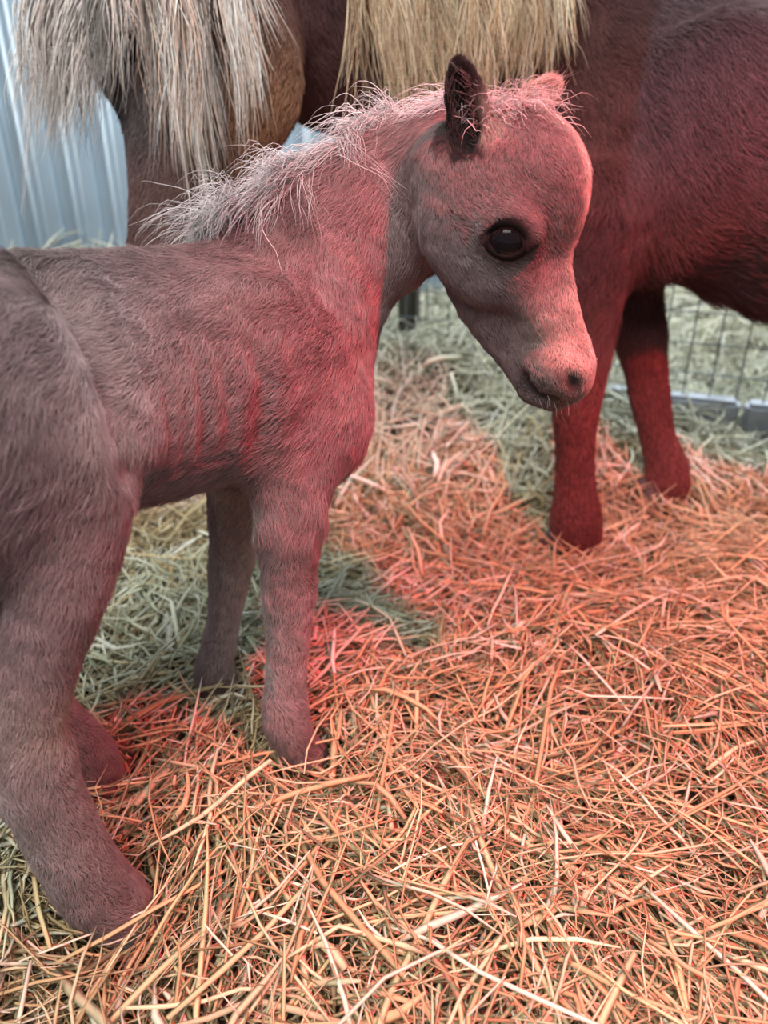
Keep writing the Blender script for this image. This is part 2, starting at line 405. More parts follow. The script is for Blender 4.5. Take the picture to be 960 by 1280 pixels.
# head
hd = FH.inv(700, 460, 0) - FH.inv(640, 180, 0); hd /= np.linalg.norm(hd)
hn = FH.n; hu = np.cross(hn, hd); 
if hu @ FH.d < 0: hu = -hu
HX = [hd, hn, hu]
def hp(px, py, v=0.0): return FH.inv(px, py, v)
def hc(pts, k=.018, s=.8, comb=None): foal.chain([(hp(*q[:3]), px_r(hp(*q[:3]), q[3]), q[4] if len(q) > 4 else s) for q in pts], k=k, n=hn, comb=hd if comb is None else comb, tag='head')
foal.ell(hp(648, 220), (.050, .043, .050), HX, k=.02, comb=hd, tag='head')                                    # cranium
foal.ell(hp(683, 238), (.040, .030, .030), HX, k=.02, comb=hd, tag='head')                                    # forehead dome
hc([(652, 280, 0, 58, .74), (670, 345, 0, 45, .68), (688, 400, 0, 38, .72), (698, 452, 0, 40, .86)])
hc([(600, 300, 0, 58, .66), (614, 366, 0, 50, .60), (646, 430, 0, 36, .60), (672, 474, 0, 26, .8)], k=.022)   # jaw
hc([(698, 452, 0, 38, .9), (708, 474, 0, 30, .95), (700, 488, 0, 20, .95)], k=.012)                           # nose and upper lip
hc([(668, 484, 0, 20, .9), (688, 496, 0, 15, .9)], k=.008)                                                    # chin
for sv in (-1, 1):
    foal.ell(hp(602, 300, sv * .026), (.050, .018, .042), HX, k=.02, comb=hd, tag='head')                     # cheek
    foal.ell(hp(640, 278, sv * .034), (.024, .011, .016), HX, k=.014, comb=hd, tag='head')                    # brow
    foal.chain([(hp(634, 318, sv * .024), .012, 1), (hp(675, 395, sv * .016), .010, 1)], k=.022, comb=hd, tag='head')   # facial crest
    foal.ell(hp(712, 474, sv * .020), (.016, .009, .013), HX, k=.010, comb=hd, tag='head')                    # nostril wing
foal.chain([(hp(575, 215, .0), .040, 1), (hp(600, 260, 0), .046, 1)], k=.03, comb=hd, tag='head')             # poll to jaw
# eyes, nostrils, mouth: placed on the finished surface, mirrored to the far side
def mirror(p): q = np.asarray(p) - FH.o; return FH.o + q - 2 * (q @ hn) * hn
ex = hd * .42 + hu * .91; ex /= np.linalg.norm(ex); EYE = foal.hit(634, 300); 
EYES = []
for sv in (-1, 1):
    e = EYE if sv < 0 else mirror(EYE); out = hn * sv * .93 + hu * .30; out /= np.linalg.norm(out)
    x_ = ex - (ex @ out) * out; x_ /= np.linalg.norm(x_); y_ = np.cross(out, x_); y_ = y_ if y_ @ hd < 0 else -y_; EYES.append((e, x_, y_, out))
    foal.ell(e + out * .004, (.0185, .0125, .012), [x_, y_, out], k=.006, op=-1)
    foal.chain([(e - x_ * .0190 - y_ * .001 - out * .001, .0026, 1), (e - x_ * .009 + y_ * .0105 + out * .0050, .0032, 1), (e + x_ * .004 + y_ * .0122 + out * .0060, .0032, 1), (e + x_ * .0185 + y_ * .001 + out * .001, .0028, 1)], k=.009, comb=x_, tag='lid')
    foal.chain([(e - x_ * .0185 - y_ * .001 - out * .001, .0026, 1), (e - x_ * .006 - y_ * .0110 + out * .0030, .0024, 1), (e + x_ * .008 - y_ * .0100 + out * .0030, .0024, 1), (e + x_ * .0185 + y_ * .001 + out * .001, .0026, 1)], k=.009, comb=x_, tag='lid')
    foal.chain([(e - x_ * .020 + y_ * .012 - out * .002, .004, 1), (e - x_ * .002 + y_ * .0205 + out * .003, .0055, 1), (e + x_ * .020 + y_ * .011 + out * .000, .004, 1)], k=.010, comb=x_, tag='head')      # fold above the lid
    m_ = (lambda p: p) if sv < 0 else mirror
    a_, b_, c_ = [m_(foal.hit(*q)) for q in ((713, 462), (716, 477), (721, 492))]
    foal.chain([(a_, .0035, 1), (b_, .0072, 1), (c_, .0045, 1)], k=.003, op=-1)
    foal.chain([(m_(foal.hit(*q)), rr, 1) for q, rr in (((656, 464), .0034), ((661, 478), .0044), ((674, 490), .0034), ((692, 497), .0028))], k=.005, op=-1)
NOST = foal.hit(716, 477); LIPC = foal.hit(660, 477)
# ears
def ear(base, tip, halfw, face, name):
    base, tip = np.asarray(base), np.asarray(tip); ax = tip - base; L = np.linalg.norm(ax); ax /= L
    f = np.asarray(face, float); f -= (f @ ax) * ax; f /= np.linalg.norm(f); sd = np.cross(ax, f)
    foal.ell(base + ax * L * .42, (L * .60, halfw, halfw * .62), [ax, sd, f], k=.012, comb=ax, tag=name)
    foal.ell(base + ax * L * .48 + f * halfw * .62, (L * .47, halfw * .66, halfw * .62), [ax, sd, f], k=.004, op=-1)
    return base, ax, sd, f, L
EN = ear(hp(594, 195, -.026), hp(573, 74, -.034), .0165, (-.55, -1, .0), 'ear')
EF = ear(hp(640, 152, .028), hp(699, 99, .058), .0135, (.3, -1, .35), 'ear')
V, Q = foal.mesh(.0031, smooth=2)
# skin folds over the ribs and in front of the haunch, as relief of the surface itself
NV = normals_of(V, Q); loc = V - FO.o; lu, lv, lw = loc @ FO.d, loc @ FO.n, loc[:, 2]
disp = np.zeros(len(V)); near = (lv < -.02)
def fold(pixels, v, depth, width, both=True):
    global disp
    p = np.array([FO.inv(px, py, v) for px, py in pixels]) - FO.o; cu_, cw_ = p @ FO.d, p[:, 2]
    o_ = np.argsort(cw_); c = np.interp(lw, cw_[o_], cu_[o_]); wd = sstep(cw_.min() - .012, cw_.min() + .02, lw) * sstep(cw_.max() + .012, cw_.max() - .02, lw)
    disp = disp + (-np.exp(-((lu - c) / width) ** 2) + .45 * np.exp(-((lu - c - 1.9 * width) / width) ** 2) + .45 * np.exp(-((lu - c + 1.9 * width) / width) ** 2)) * depth * wd * (np.abs(lv) > .03)
for px, y0, y1, dp in ((176, 380, 500, .0010), (204, 390, 560, .0016), (226, 400, 580, .0014), (247, 395, 560, .0025), (279, 430, 550, .0012)):
    fold([(px, y0), (px + 9, (y0 + y1) / 2), (px + 13, y1)], -.10, dp, .0052)
fold([(96, 330), (112, 390), (128, 450), (140, 530), (158, 600)], -.108, .010, .013)
fold([(312, 420), (322, 480), (318, 560)], -.085, .005, .010)
V = V + NV * disp[:, None]
pr, Wt = foal.weights(V)
comb = Wt @ np.stack([p['comb'] for p in pr]); comb /= np.linalg.norm(comb, axis=1, keepdims=True) + 1e-9
headw = Wt @ np.array([p['tag'] in ('head', 'lid', 'ear') for p in pr], float)
lidw = Wt @ np.array([p['tag'] == 'lid' for p in pr], float); earw = Wt @ np.array([p['tag'] == 'ear' for p in pr], float)
NV = normals_of(V, Q)
# coat: taupe, silvery on flank, belly and lower legs, darker along the back, black inside ears and around the lips
taupe = np.array([.300, .208, .208]); silver = np.array([.50, .43, .42]); dark = np.array([.085, .062, .060]); cream = np.array([.55, .44, .38])
loc = V - FO.o; lu, lv, lw = loc @ FO.d, loc @ FO.n, loc[:, 2]
col = np.tile(taupe, (len(V), 1))
def mixc(c, w): 
    global col
    col = col * (1 - w[:, None]) + np.asarray(c) * w[:, None]
body = 1 - headw
mixc(dark, .55 * sstep(.525, .555, lw) * body * (lu < .05))
mixc(silver, .55 * gauss(lu, lw, -.17, .47, .045, .07) * body * (lv < 0))
mixc(cream, .55 * sstep(.36, .325, lw) * (np.abs(lv) < .06) * body * (lu < .03) * (lu > -.2))
mixc(silver, .45 * sstep(.30, .16, lw) * body)
mixc(taupe * .8, .6 * gauss(lw, 0, .06, 0, .05, 1) * body)
mixc(cream, .6 * np.exp(-((V - FO.inv(62, 900, -.12)) ** 2).sum(1) / .03 ** 2))
mixc(cream, .5 * np.exp(-((V - FO.inv(318, 690, .06)) ** 2).sum(1) / .03 ** 2))
def spot(p, r, c, w): mixc(c, w * np.exp(-((V - p) ** 2).sum(1) / r ** 2))
mixc(taupe * .62, .9 * headw); mixc(silver * .7, .3 * np.exp(-((V - foal.hit(590, 330)) ** 2).sum(1) / .035 ** 2))
hv = (V - hp(640, 300)) @ hn
mixc(cream, .7 * np.exp(-(hv / .009) ** 2) * headw * (1 - earw) * sstep(-.02, .01, (V - hp(690, 300)) @ hu))
spot(foal.hit(700, 400), .026, cream, .45); spot(foal.hit(714, 448), .022, cream * np.array([1.1, .95, .95]), .75)
for e, x_, y_, out in EYES: spot(e, .017, dark, .5)
for m_ in ((lambda p: p), mirror):
    spot(m_(NOST), .0095, dark * .2, 1.0); spot(m_(foal.hit(700, 468)), .010, dark, .75); spot(m_(LIPC), .014, dark, .9); spot(m_(foal.hit(680, 490)), .014, dark * 1.4, .6)
lidw = sstep(.0045, .001, np.min([foal.dist(p, V) for p in pr if p['tag'] == 'lid'], axis=0)); mixc(dark * .14, .97 * lidw)
for (b, ax, sd, f, L) in (EN, EF):
    q = V - b; ins = ((q @ f) > -.002) & (np.abs(q @ sd) < .0145) & ((q @ ax) > .002) & ((q @ ax) < L * 1.2)
    inner = ins & ((NV @ f) > .05); 
    w_ = (earw > .2) * sstep(.02, .3, (q @ ax) / L) * (np.linalg.norm(q - ax * L * .5, axis=1) < .065); sh = np.sign(sd @ hu)
    if b is EN[0]: mixc(dark * .45, .92 * w_); mixc(dark * .15, .95 * inner); mixc(cream * .8, .75 * w_ * sstep(.008, .013, (q @ sd) * sh) * sstep(.75, .35, (q @ ax) / L))
    else: mixc(cream, .7 * (np.linalg.norm(q, axis=1) < .09) * (earw > .3) * (hv > .012))
fo = tag(empty('foal', tuple(F(-.1, 0, 0))), 'small taupe grey foal standing in front with its head turned right', 'foal')
fbody = adopt(obj('body', fast_mesh('foal_body', V, Q, col=col * .35), M_SKIN), fo)
lenf = np.full(len(V), .0115); lenf = lenf * (1 - .45 * headw) 
lenf = np.where(lw < .3, np.minimum(lenf, .0085), lenf); lenf *= (1 - .85 * lidw); lenf *= 1 - .5 * np.exp(-((V - hp(705, 475)) ** 2).sum(1) / .035 ** 2)
lenf += .010 * gauss(lu, lw, -.07, .325, .09, .02) * body
lenf *= 1 - .55 * np.exp(-((V - EYE) ** 2).sum(1) / .012 ** 2)
lenf *= 1 - .93 * np.exp(-(((V - NOST) ** 2).sum(1) / .0085 ** 2) ** 2) - .6 * np.exp(-((V - LIPC) ** 2).sum(1) / .012 ** 2)
dens = (1 + 1.3 * headw) * np.where(NV @ np.array([.1, -.8, .3]) > -.35, 1, .35)
grow_fur('fur', V, Q, comb, col, lenf, dens, 420000, .00019, fbody, 11)
FOAL_V, FOAL_Q = V, Q

def uv_sphere(name, r, seg=24, rings=16, sx=1, sy=1, sz=1):
    import bmesh
    bm = bmesh.new(); bmesh.ops.create_uvsphere(bm, u_segments=seg, v_segments=rings, radius=r)
    for v in bm.verts: v.co = Vector((v.co.x * sx, v.co.y * sy, v.co.z * sz))
    for f in bm.faces: f.smooth = True
    me = bpy.data.meshes.new(name); bm.to_mesh(me); bm.free(); return me
for e, x_, y_, out in EYES:
    o = obj('eye', uv_sphere('foal_eye', .0190, 32, 24), M_EYE); o.location = e - out * .0112; adopt(o, fo)
    n = 44; t = np.linspace(-1, 1, n); r_ = np.random.default_rng(5)
    base = e + x_ * (t * .015)[:, None] + y_ * (.0098 * (1 - t * t))[:, None] + out * (.003 + .005 * (1 - t * t))[:, None]
    d = out * .9 - y_ * .45 + x_ * (t * .4)[:, None] + r_.normal(0, .08, (n, 3)); q_ = np.linspace(0, 1, 6)
    P = base[:, None] + d[:, None] * (.010 * r_.uniform(.6, 1.1, n))[:, None, None] * q_[None, :, None] + np.array([0, 0, -1]) * (.004 * q_ ** 2)[None, :, None]
    strands('eyelashes', P, np.full(n, .00016), np.tile(dark * .08, (n, 1)), fo, M_SKIN)

# hooves
def hoof(p, heading, r, h, parent, pitch=.0):
    import bmesh
    seg = 20; V = []; rings = [(0, 1.0), (.12, 1.0), (.6, .86), (1.0, .76)]
    for z, s in rings:
        for i in range(seg):
            a = 2 * math.pi * i / seg; fx = math.cos(a); fy = math.sin(a)
            x = r * s * (fx * (1.12 if fx > 0 else .82)) + (1 - z) * r * .35; V.append((x, r * s * fy * .92, z * h))
    Fq = [(k * seg + i, k * seg + (i + 1) % seg, (k + 1) * seg + (i + 1) % seg, (k + 1) * seg + i) for k in range(len(rings) - 1) for i in range(seg)]
    V += [(r * .35, 0, 0), (0, 0, h)]
    Fq += [(len(V) - 2, (i + 1) % seg, i, i) for i in range(0)]
    me = bpy.data.meshes.new('hoof')
    tris = [(len(V) - 2, (i + 1) % seg, i) for i in range(seg)] + [(len(V) - 1, 3 * seg + i, 3 * seg + (i + 1) % seg) for i in range(seg)]
    me.from_pydata(V, [], Fq + tris); me.update()
    for p_ in me.polygons: p_.use_smooth = True
    o = obj('hoof', me, M_HOOF); o.location = p; o.rotation_euler = (0, 0, heading); adopt(o, parent); return o
hy = math.atan2(FO.d[1], FO.d[0])
FOOT_FIX += [(L_[-1][0][0], L_[-1][0][1], float(L_[-1][0][2] - .022 - ground(L_[-1][0][0], L_[-1][0][1]))) for L_ in (NF, FFL, NH, FHL)]
for L_, r_ in ((NF, .023), (FFL, .022), (NH, .025), (FHL, .024)):
    p = L_[-1][0]; g = float(ground(p[0], p[1])); hh = .034
    hoof((p[0] + FO.d[0] * .006, p[1] + FO.d[1] * .006, p[2] - hh + .004), hy, r_, hh, fo)

# foal mane: short wavy silver tufts along the crest, forelock between the ears
def wavy(root, d0, d1, L, s, r_, amp, curl=1.0):
    n = len(root); t = np.linspace(0, 1, s)[None, :, None]
    P = root[:, None] + L[:, None, None] * (d0[:, None] * (t - .5 * t * t) + d1[:, None] * .5 * t * t * 1.3)
    ph = r_.uniform(0, 6.28, (n, 3)); fr = r_.uniform(5, 11, (n, 1)) * curl
    for j in range(3): P[:, :, j] += (amp[:, None] * t[:, :, 0]) * np.sin(fr * t[:, :, 0] + ph[:, j:j + 1])
    return P
r_ = np.random.default_rng(3)
crest = np.array([at(246, 290, .645), at(300, 268, .652), at(360, 236, .655), at(420, 192, .66), at(480, 152, .662), (at(540, 136, .655)), at(600, 132, .642)])
n = 4200; tt = r_.beta(1.1, 1.1, n) * (len(crest) - 1); tuft = np.round(tt * 7) / 7; tt = np.clip(tt * .35 + tuft * .65, 0, len(crest) - 1.001)
i = tt.astype(int); root = crest[i] + (crest[i + 1] - crest[i]) * (tt - i)[:, None] + r_.normal(0, .004, (n, 3)) + np.array([0, .006, -.004])
tr = np.random.default_rng(9).normal(0, 1, (80, 3))[np.clip((tuft * 7).astype(int), 0, 79)]
d0 = np.array([-.50, -.35, .52]) + .40 * tr + r_.normal(0, .22, (n, 3)); d1 = np.array([-.15, -.65, -1.0]) + .65 * tr * np.array([1, .4, .3]) + r_.normal(0, .18, (n, 3))
P = wavy(root, d0, d1, r_.uniform(.020, .060, n) * np.interp(tt, [0, 1, 4, 6], [.8, 1.15, 1.0, .6]), 9, r_, r_.uniform(.001, .005, n) , 1.15)
cm = np.clip(np.array([.56, .53, .53]) * r_.normal(1, .25, (n, 1)), .05, .9)
mane = strands('mane', P, r_.uniform(.00018, .00040, n), cm, fo)
n = 800; root = foal.hit(630, 140) + np.array([0, .010, 0]) + r_.normal(0, 1, (n, 3)) * np.array([.015, .009, .005]) + np.array([0, 0, -.003])
d0 = np.array([.25, -.15, .55]) + r_.normal(0, .4, (n, 3)); d1 = np.array([.4, -.35, -.35]) + r_.normal(0, .3, (n, 3))
P = wavy(root, d0, d1, r_.uniform(.018, .046, n), 8, r_, r_.uniform(.001, .004, n))
strands('forelock', P, r_.uniform(.0002, .0004, n), np.clip(np.array([.52, .45, .44]) * r_.normal(1, .2, (n, 1)), .05, .9), fo)
# ear fringe
for (b, ax, sd, f, L), nm, ct in ((EN, 1, dark * 1.6), (EF, 2, cream)):
    n = 170; s_ = r_.uniform(.05, .8, n); sg = np.where(r_.random(n) < .5, -1, 1)
    root = b + ax * (L * s_)[:, None] + sd * (sg * .0125 * np.sqrt(np.clip(1 - ((s_ - .42) / .6) ** 2, 0, 1)))[:, None] + f * .004
    d0 = f * .5 - sd * sg[:, None] * .6 + ax * .4 + r_.normal(0, .25, (n, 3)); P = wavy(root, d0, d0 * .4 + ax * .6, r_.uniform(.008, .024, n), 6, r_, np.full(n, .0015))
    strands('ear_fringe', P, np.full(n, .0002), np.tile(ct, (n, 1)) * r_.uniform(.6, 1.4, (n, 1)), fo)
# whiskers on the muzzle
n = 46; root = hp(690, 492, 0) + hd * r_.uniform(-.008, .006, n)[:, None] + hn * r_.uniform(-.022, .022, n)[:, None] + hu * r_.uniform(-.02, .022, n)[:, None]
d0 = hd + .5 * (root - hp(690, 470)) / .02 + r_.normal(0, .3, (n, 3)); P = wavy(root, d0 * .8, d0 * .6 + np.array([0, 0, -.4]), r_.uniform(.006, .016, n), 6, r_, np.full(n, .001))
strands('whiskers', P, np.full(n, .00014), np.tile([.5, .42, .38], (n, 1)), fo)
# tail, behind the haunch
n = 700; root = F(-.395, -.03, .49) + r_.normal(0, .010, (n, 3)); d0 = -FO.d * .5 + np.array([0, 0, .25]) + r_.normal(0, .12, (n, 3)); d1 = -FO.d * .25 + np.array([0, 0, -1.5]) + r_.normal(0, .15, (n, 3))
P = wavy(root, d0, d1, r_.uniform(.10, .17, n), 10, r_, r_.uniform(.002, .006, n))
strands('tail', P, r_.uniform(.0003, .0006, n), np.clip(np.array([.3, .24, .23]) * r_.normal(1, .2, (n, 1)), .03, .9), fo)

# ------------------------------------------------------------------ the mare
MO = Frame((.47, 1.235, 0), 160)
mare = Body(); mn = MO.n
def G(u, v, w): return MO.W(u, v, w)
mback = MO.D(-1, 0, -.5)
mare.chain([(G(.06, 0, .60), .165, .80), (G(-.08, 0, .585), .200, .86), (G(-.28, 0, .565), .222, .98), (G(-.48, 0, .575), .212, .98), (G(-.66, 0, .615), .185, .92), (G(-.76, 0, .60), .15, .9)], k=.06, n=mn, comb=mback)
mare.ell(G(.16, 0, .54), (.11, .115, .13), [MO.d, MO.n, MO.k], k=.06, comb=down)
for sv in (-1, 1):
    mare.ell(G(.03, sv * .125, .585), (.10, .05, .17), [MO.D(1, 0, .3), MO.n, MO.D(-.3, 0, 1)], k=.05, comb=MO.D(-.4, 0, -1))
    mare.ell(G(-.64, sv * .09, .55), (.15, .09, .19), [MO.d, MO.n, MO.k], k=.06, comb=MO.D(-.5, 0, -1))
def mleg(pts, k=.04):
    out = [(at(px, py, z), rp * z / CAM_F, 1.0) for px, py, z, rp in pts]
    mare.chain(out, k=k); return out
MN = mleg([(745, 270, 1.06, 62), (742, 330, 1.08, 48), (735, 400, 1.11, 36), (726, 470, 1.135, 31), (720, 510, 1.15, 29), (719, 560, 1.175, 24), (719, 610, 1.20, 25), (720, 645, 1.215, 31), (720, 672, 1.235, 31)])
MF = mleg([(795, 270, 1.22, 50), (786, 330, 1.24, 36), (796, 400, 1.27, 33), (808, 465, 1.295, 26), (813, 500, 1.305, 24), (822, 545, 1.32, 21), (832, 580, 1.33, 25), (834, 603, 1.335, 27)])
for sv in (-1, 1):
    mare.chain([(G(-.66, sv * .10, .45), .11, 1), (G(-.66, sv * .11, .34), .07, 1), (G(-.74, sv * .11, .23), .042, 1), (G(-.735, sv * .11, .12), .032, 1), (G(-.715, sv * .11, .05), .04, 1)], k=.03)
# neck (level, reaching left) and lowered head
PO = at(255, -70, .99)
mcam = np.array([.05, -.97, .22]); mcam /= np.linalg.norm(mcam)
mare.chain([(G(.10, 0, .65), .175, .72), (at(560, 40, 1.13), .165, .62), (at(430, 15, 1.07), .152, .56), (at(330, -35, 1.01), .115, .62)], k=.05, n=mcam, comb=np.array([.4, 0, -1]))
def mh(pts, k=.03, s=.62):
    mare.chain([(at(px, py, z), rp * z / CAM_F, s) for px, py, z, rp in pts], k=k, n=mcam, comb=np.array([-.25, 0, -1.0]), tag='head')
mh([(205, -40, .96, 100), (190, 40, .95, 88), (215, 110, .95, 74), (218, 190, .955, 58), (214, 280, .96, 50), (212, 350, .965, 50), (215, 385, .97, 46)])
mh([(290, 60, .96, 88), (285, 120, .955, 84), (262, 190, .955, 62), (235, 290, .96, 42), (228, 370, .968, 36)], s=.6)
mare.ell(at(298, 95, .92), (.075, .025, .08), [np.array([1, 0, 0.]), mcam, np.cross(np.array([1, 0, 0.]), mcam)], k=.03, comb=(-.3, 0, -1), tag='head')
mare.ell(at(165, 45, .915), (.03, .016, .022), k=.02, comb=(-.3, 0, -1), tag='head')
for sgn, z in ((1, .95), (-1, 1.02)):                                                                         # ears
    b = at(300, -95, z); mare.ell(b + np.array([.02, 0, .035]), (.018, .02, .06), [np.array([.9, 0, -.4]), np.array([0, 1, 0.]), np.array([.4, 0, .9])], k=.02, comb=(0, 0, 1), tag='head')
MEYE = at(158, 62, .905)
mare.ell(MEYE, (.02, .014, .014), k=.008, op=-1)
V, Q = mare.mesh(.0062, smooth=3)
pr, Wt = mare.weights(V, .03); comb = Wt @ np.stack([p['comb'] for p in pr]); comb /= np.linalg.norm(comb, axis=1, keepdims=True) + 1e-9
mheadw = Wt @ np.array([p['tag'] == 'head' for p in pr], float)
loc = V - MO.o; lu, lv, lw = loc @ MO.d, loc @ MO.n, loc[:, 2]
chest = np.array([.115, .048, .046]); cdark = np.array([.055, .030, .036]); ginger = np.array([.50, .25, .14]); grey = np.array([.12, .10, .105])
col = np.tile(chest, (len(V), 1))
mixc(cdark, .55 * (.5 + .5 * smooth_noise(V, 9, 4)).clip(0, 1) * (1 - mheadw))
mixc(np.array([.125, .082, .095]), .7 * sstep(.48, .62, lw) * (1 - mheadw) * (lu < .1))
mixc(ginger, .85 * mheadw * np.exp(-((V - at(330, 150, .92)) ** 2).sum(1) / .10 ** 2))  # ginger cheek, with the orange lamp light put into its colour
mixc(grey, .95 * mheadw * np.exp(-((V - at(175, 140, .92)) ** 2).sum(1) / .085 ** 2)); mixc(np.array([.22, .13, .12]), .7 * mheadw * np.exp(-((V - at(200, 290, .92)) ** 2).sum(1) / .07 ** 2))
mixc(np.array([.17, .050, .045]), .8 * sstep(.38, .28, lw))
ma = tag(empty('mare', tuple(G(-.3, 0, 0))), 'dark chestnut pony mare with flaxen mane standing behind the foal', 'horse')
mbody = adopt(obj('body', fast_mesh('mare_body', V, Q, col=col * .35), M_SKIN), ma)
NV = normals_of(V, Q)
lenm = np.full(len(V), .024); lenm = np.where(lw < .32, .012, lenm); lenm *= 1 - .4 * mheadw
lenm += .03 * sstep(.46, .40, lw) * (lw > .3) * (lu < 0) * (lu > -.6)
dens = np.where(NV @ np.array([0, -.9, .2]) > -.3, 1, .2) * np.where(lu < -.45, .3, 1)
grow_fur('fur', V, Q, comb, col, lenm, dens, 200000, .00038, mbody, 21, lift=.25, jit=.25, clump=45)
o = obj('eye', uv_sphere('mare_eye', .019), M_EYE); o.location = MEYE + np.array([.002, .008, 0]); adopt(o, ma)
my = math.atan2(MO.d[1], MO.d[0])
for p in (MN[-1][0], MF[-1][0], G(-.70, .11, .05), G(-.70, -.11, .05)):
    hoof((p[0] + MO.d[0] * .008, p[1] + MO.d[1] * .008, p[2] - .05), my, .045, .055, ma)
FOOT_FIX += [(L_[-1][0][0], L_[-1][0][1], float(L_[-1][0][2] - .030 - ground(L_[-1][0][0], L_[-1][0][1]))) for L_ in (MN, MF)]

r_ = np.random.default_rng(31)
def locks(name, roots, tips, n, cols, wid, bulge, amp, seed, spread=.006, nl=None, tipspread=.02, s=14, clumpk=.8):
    """hair gathered in locks; roots/tips: polylines sampled along; each lock bows outwards and hangs down"""
    r_ = np.random.default_rng(seed); nl = nl or n // 22
    lt = np.sort(r_.uniform(0, 1, nl)); li = r_.integers(0, nl, n)
    def poly(pl, t):
        pl = np.asarray(pl); x = t * (len(pl) - 1.0001); i = x.astype(int); return pl[i] + (pl[i + 1] - pl[i]) * (x - i)[:, None]
    lR = poly(roots, lt) + r_.normal(0, spread, (nl, 3)); lT = poly(tips, np.clip(lt + r_.normal(0, .03, nl), 0, 1)) + r_.normal(0, tipspread, (nl, 3)) * np.array([1, .5, 1.4])
    lb = r_.normal(1, .25, (nl, 1)); lph = r_.uniform(0, 6.28, (nl, 2)); lfr = r_.uniform(4, 9, nl); lc = np.clip(r_.normal(1, .33, (nl, 1)), .3, 1.7)
    R = lR[li] + r_.normal(0, spread * .8, (n, 3)); T = lT[li] + r_.normal(0, tipspread * (1 - clumpk) + .004, (n, 3))
    cut = r_.beta(6, 1.3, n); t = np.linspace(0, 1, s)[None] * cut[:, None]
    P = R[:, None] + (T - R)[:, None] * t[..., None]
    P += np.asarray(bulge)[None, None] * (lb[li] * 1)[:, None] * (np.sin(np.minimum(t * 1.35, 1) * np.pi * .5) * (1 - t * .85))[..., None] * 1.6
    w = amp * t * np.sin(lfr[li][:, None] * t + lph[li, 0][:, None]); w2 = amp * t * np.sin(lfr[li][:, None] * 1.3 * t + lph[li, 1][:, None])
    fine = r_.normal(0, .35, (n, 1)) * amp * np.sin(14 * t + r_.uniform(0, 6.28, (n, 1)))
    P[..., 0] += w + fine; P[..., 1] += .5 * w2
    c = np.clip(np.asarray(cols)[r_.integers(0, len(cols), n)] * lc[li] * r_.normal(1, .15, (n, 1)), .02, .95)
    return strands(name, P, r_.uniform(.7, 1.3, n) * wid, c, ma)
flax = [(.66, .48, .31), (.60, .40, .25), (.74, .60, .45), (.42, .25, .15)]
pale = [(.66, .60, .57), (.74, .68, .64), (.50, .43, .40), (.36, .29, .27)]
# mane over the near side of the neck
locks('mane', [at(430, -150, 1.03), at(560, -150, 1.06), at(690, -130, 1.07)], [at(455, 150, .93), at(560, 130, .955), at(585, 120, .955), at(685, 85, .965)], 3000, flax, .0008, np.array([0, -.05, .01]), .010, 41, tipspread=.018)
# forelock: bunch hanging left of the face, and long locks falling across the cheek
locks('forelock', [at(100, -120, .93), at(200, -110, .91)], [at(50, 165, .905), at(80, 200, .90), at(125, 115, .885)], 1300, pale, .0007, np.array([-.02, -.035, 0]), .008, 42, tipspread=.016)
locks('forelock', [at(170, -110, .91), at(290, -110, .93)], [at(200, 110, .875), at(235, 220, .87), at(285, 215, .868), at(345, 120, .875)], 1000, pale + [(.72, .50, .40), (.62, .42, .33)], .0008, np.array([.01, -.05, 0]), .006, 43, tipspread=.020)
n = 900; root = G(-.90, 0, .66) + r_.normal(0, .02, (n, 3)); P = wavy(root, -MO.d * .4 + r_.normal(0, .1, (n, 3)), np.array([0, 0, -1.6]) + r_.normal(0, .1, (n, 3)), r_.uniform(.35, .6, n), 10, r_, r_.uniform(.004, .012, n))
strands('tail', P, np.full(n, .0009), np.clip(np.array([.6, .48, .34]) * r_.normal(1, .2, (n, 1)), .03, .9), ma)

# ------------------------------------------------------------------ straw and hay
FEET = [(L_[k][0][0], L_[k][0][1], L_[k][0][2], .024) for L_ in (NF, FFL, NH, FHL) for k in (-1, -2, -3)] + [(q[0][0], q[0][1], q[0][2], .040) for L_ in (MN, MF) for q in L_[-3:]]
def straw_paths(x, y, az, L, lay, tilt, r_, s=4, kink=.55, curve=.35):
    """centre lines (n,s,3) of stalks lying on the bedding"""
    n = len(x); seg = L / (s - 1); a = az.copy(); P = np.zeros((n, s, 3)); px, py = x.copy(), y.copy()
    kk = np.where(r_.random(n) < kink, r_.normal(0, .9, n), r_.normal(0, curve, n)); where = r_.integers(1, s - 1, n)
    rise = np.zeros(n); sl = tilt + r_.normal(0, .08, n)
    for i in range(s):
        P[:, i, 0] = px; P[:, i, 1] = py; P[:, i, 2] = ground(px, py) + lay + rise
        c = np.cos(sl); px = px + np.cos(a) * seg * c; py = py + np.sin(a) * seg * c; rise = rise + np.sin(sl) * seg
        a = a + np.where(where == i + 1, kk, r_.normal(0, .17, n)); sl = sl + np.where(where == i + 1, -kk * .5 * np.sign(tilt + 1e-6) - .15, r_.normal(0, .12, n))
    P[:, :, 2] = np.maximum(P[:, :, 2], ground(P[:, :, 0], P[:, :, 1]) - .012)
    return P
def clear_of_feet(P):
    ok = np.ones(len(P), bool)
    for fx, fy, fz, fr in FEET:
        m = ((P[:, :, 0] - fx) ** 2 + (P[:, :, 1] - fy) ** 2 < fr ** 2) & (P[:, :, 2] > fz + .004)
        # also the middles of the segments
        Pm = .5 * (P[:, 1:] + P[:, :-1]); mm = ((Pm[:, :, 0] - fx) ** 2 + (Pm[:, :, 1] - fy) ** 2 < fr ** 2) & (Pm[:, :, 2] > fz + .004)
        ok &= ~(m.any(1) | mm.any(1))
    return ok
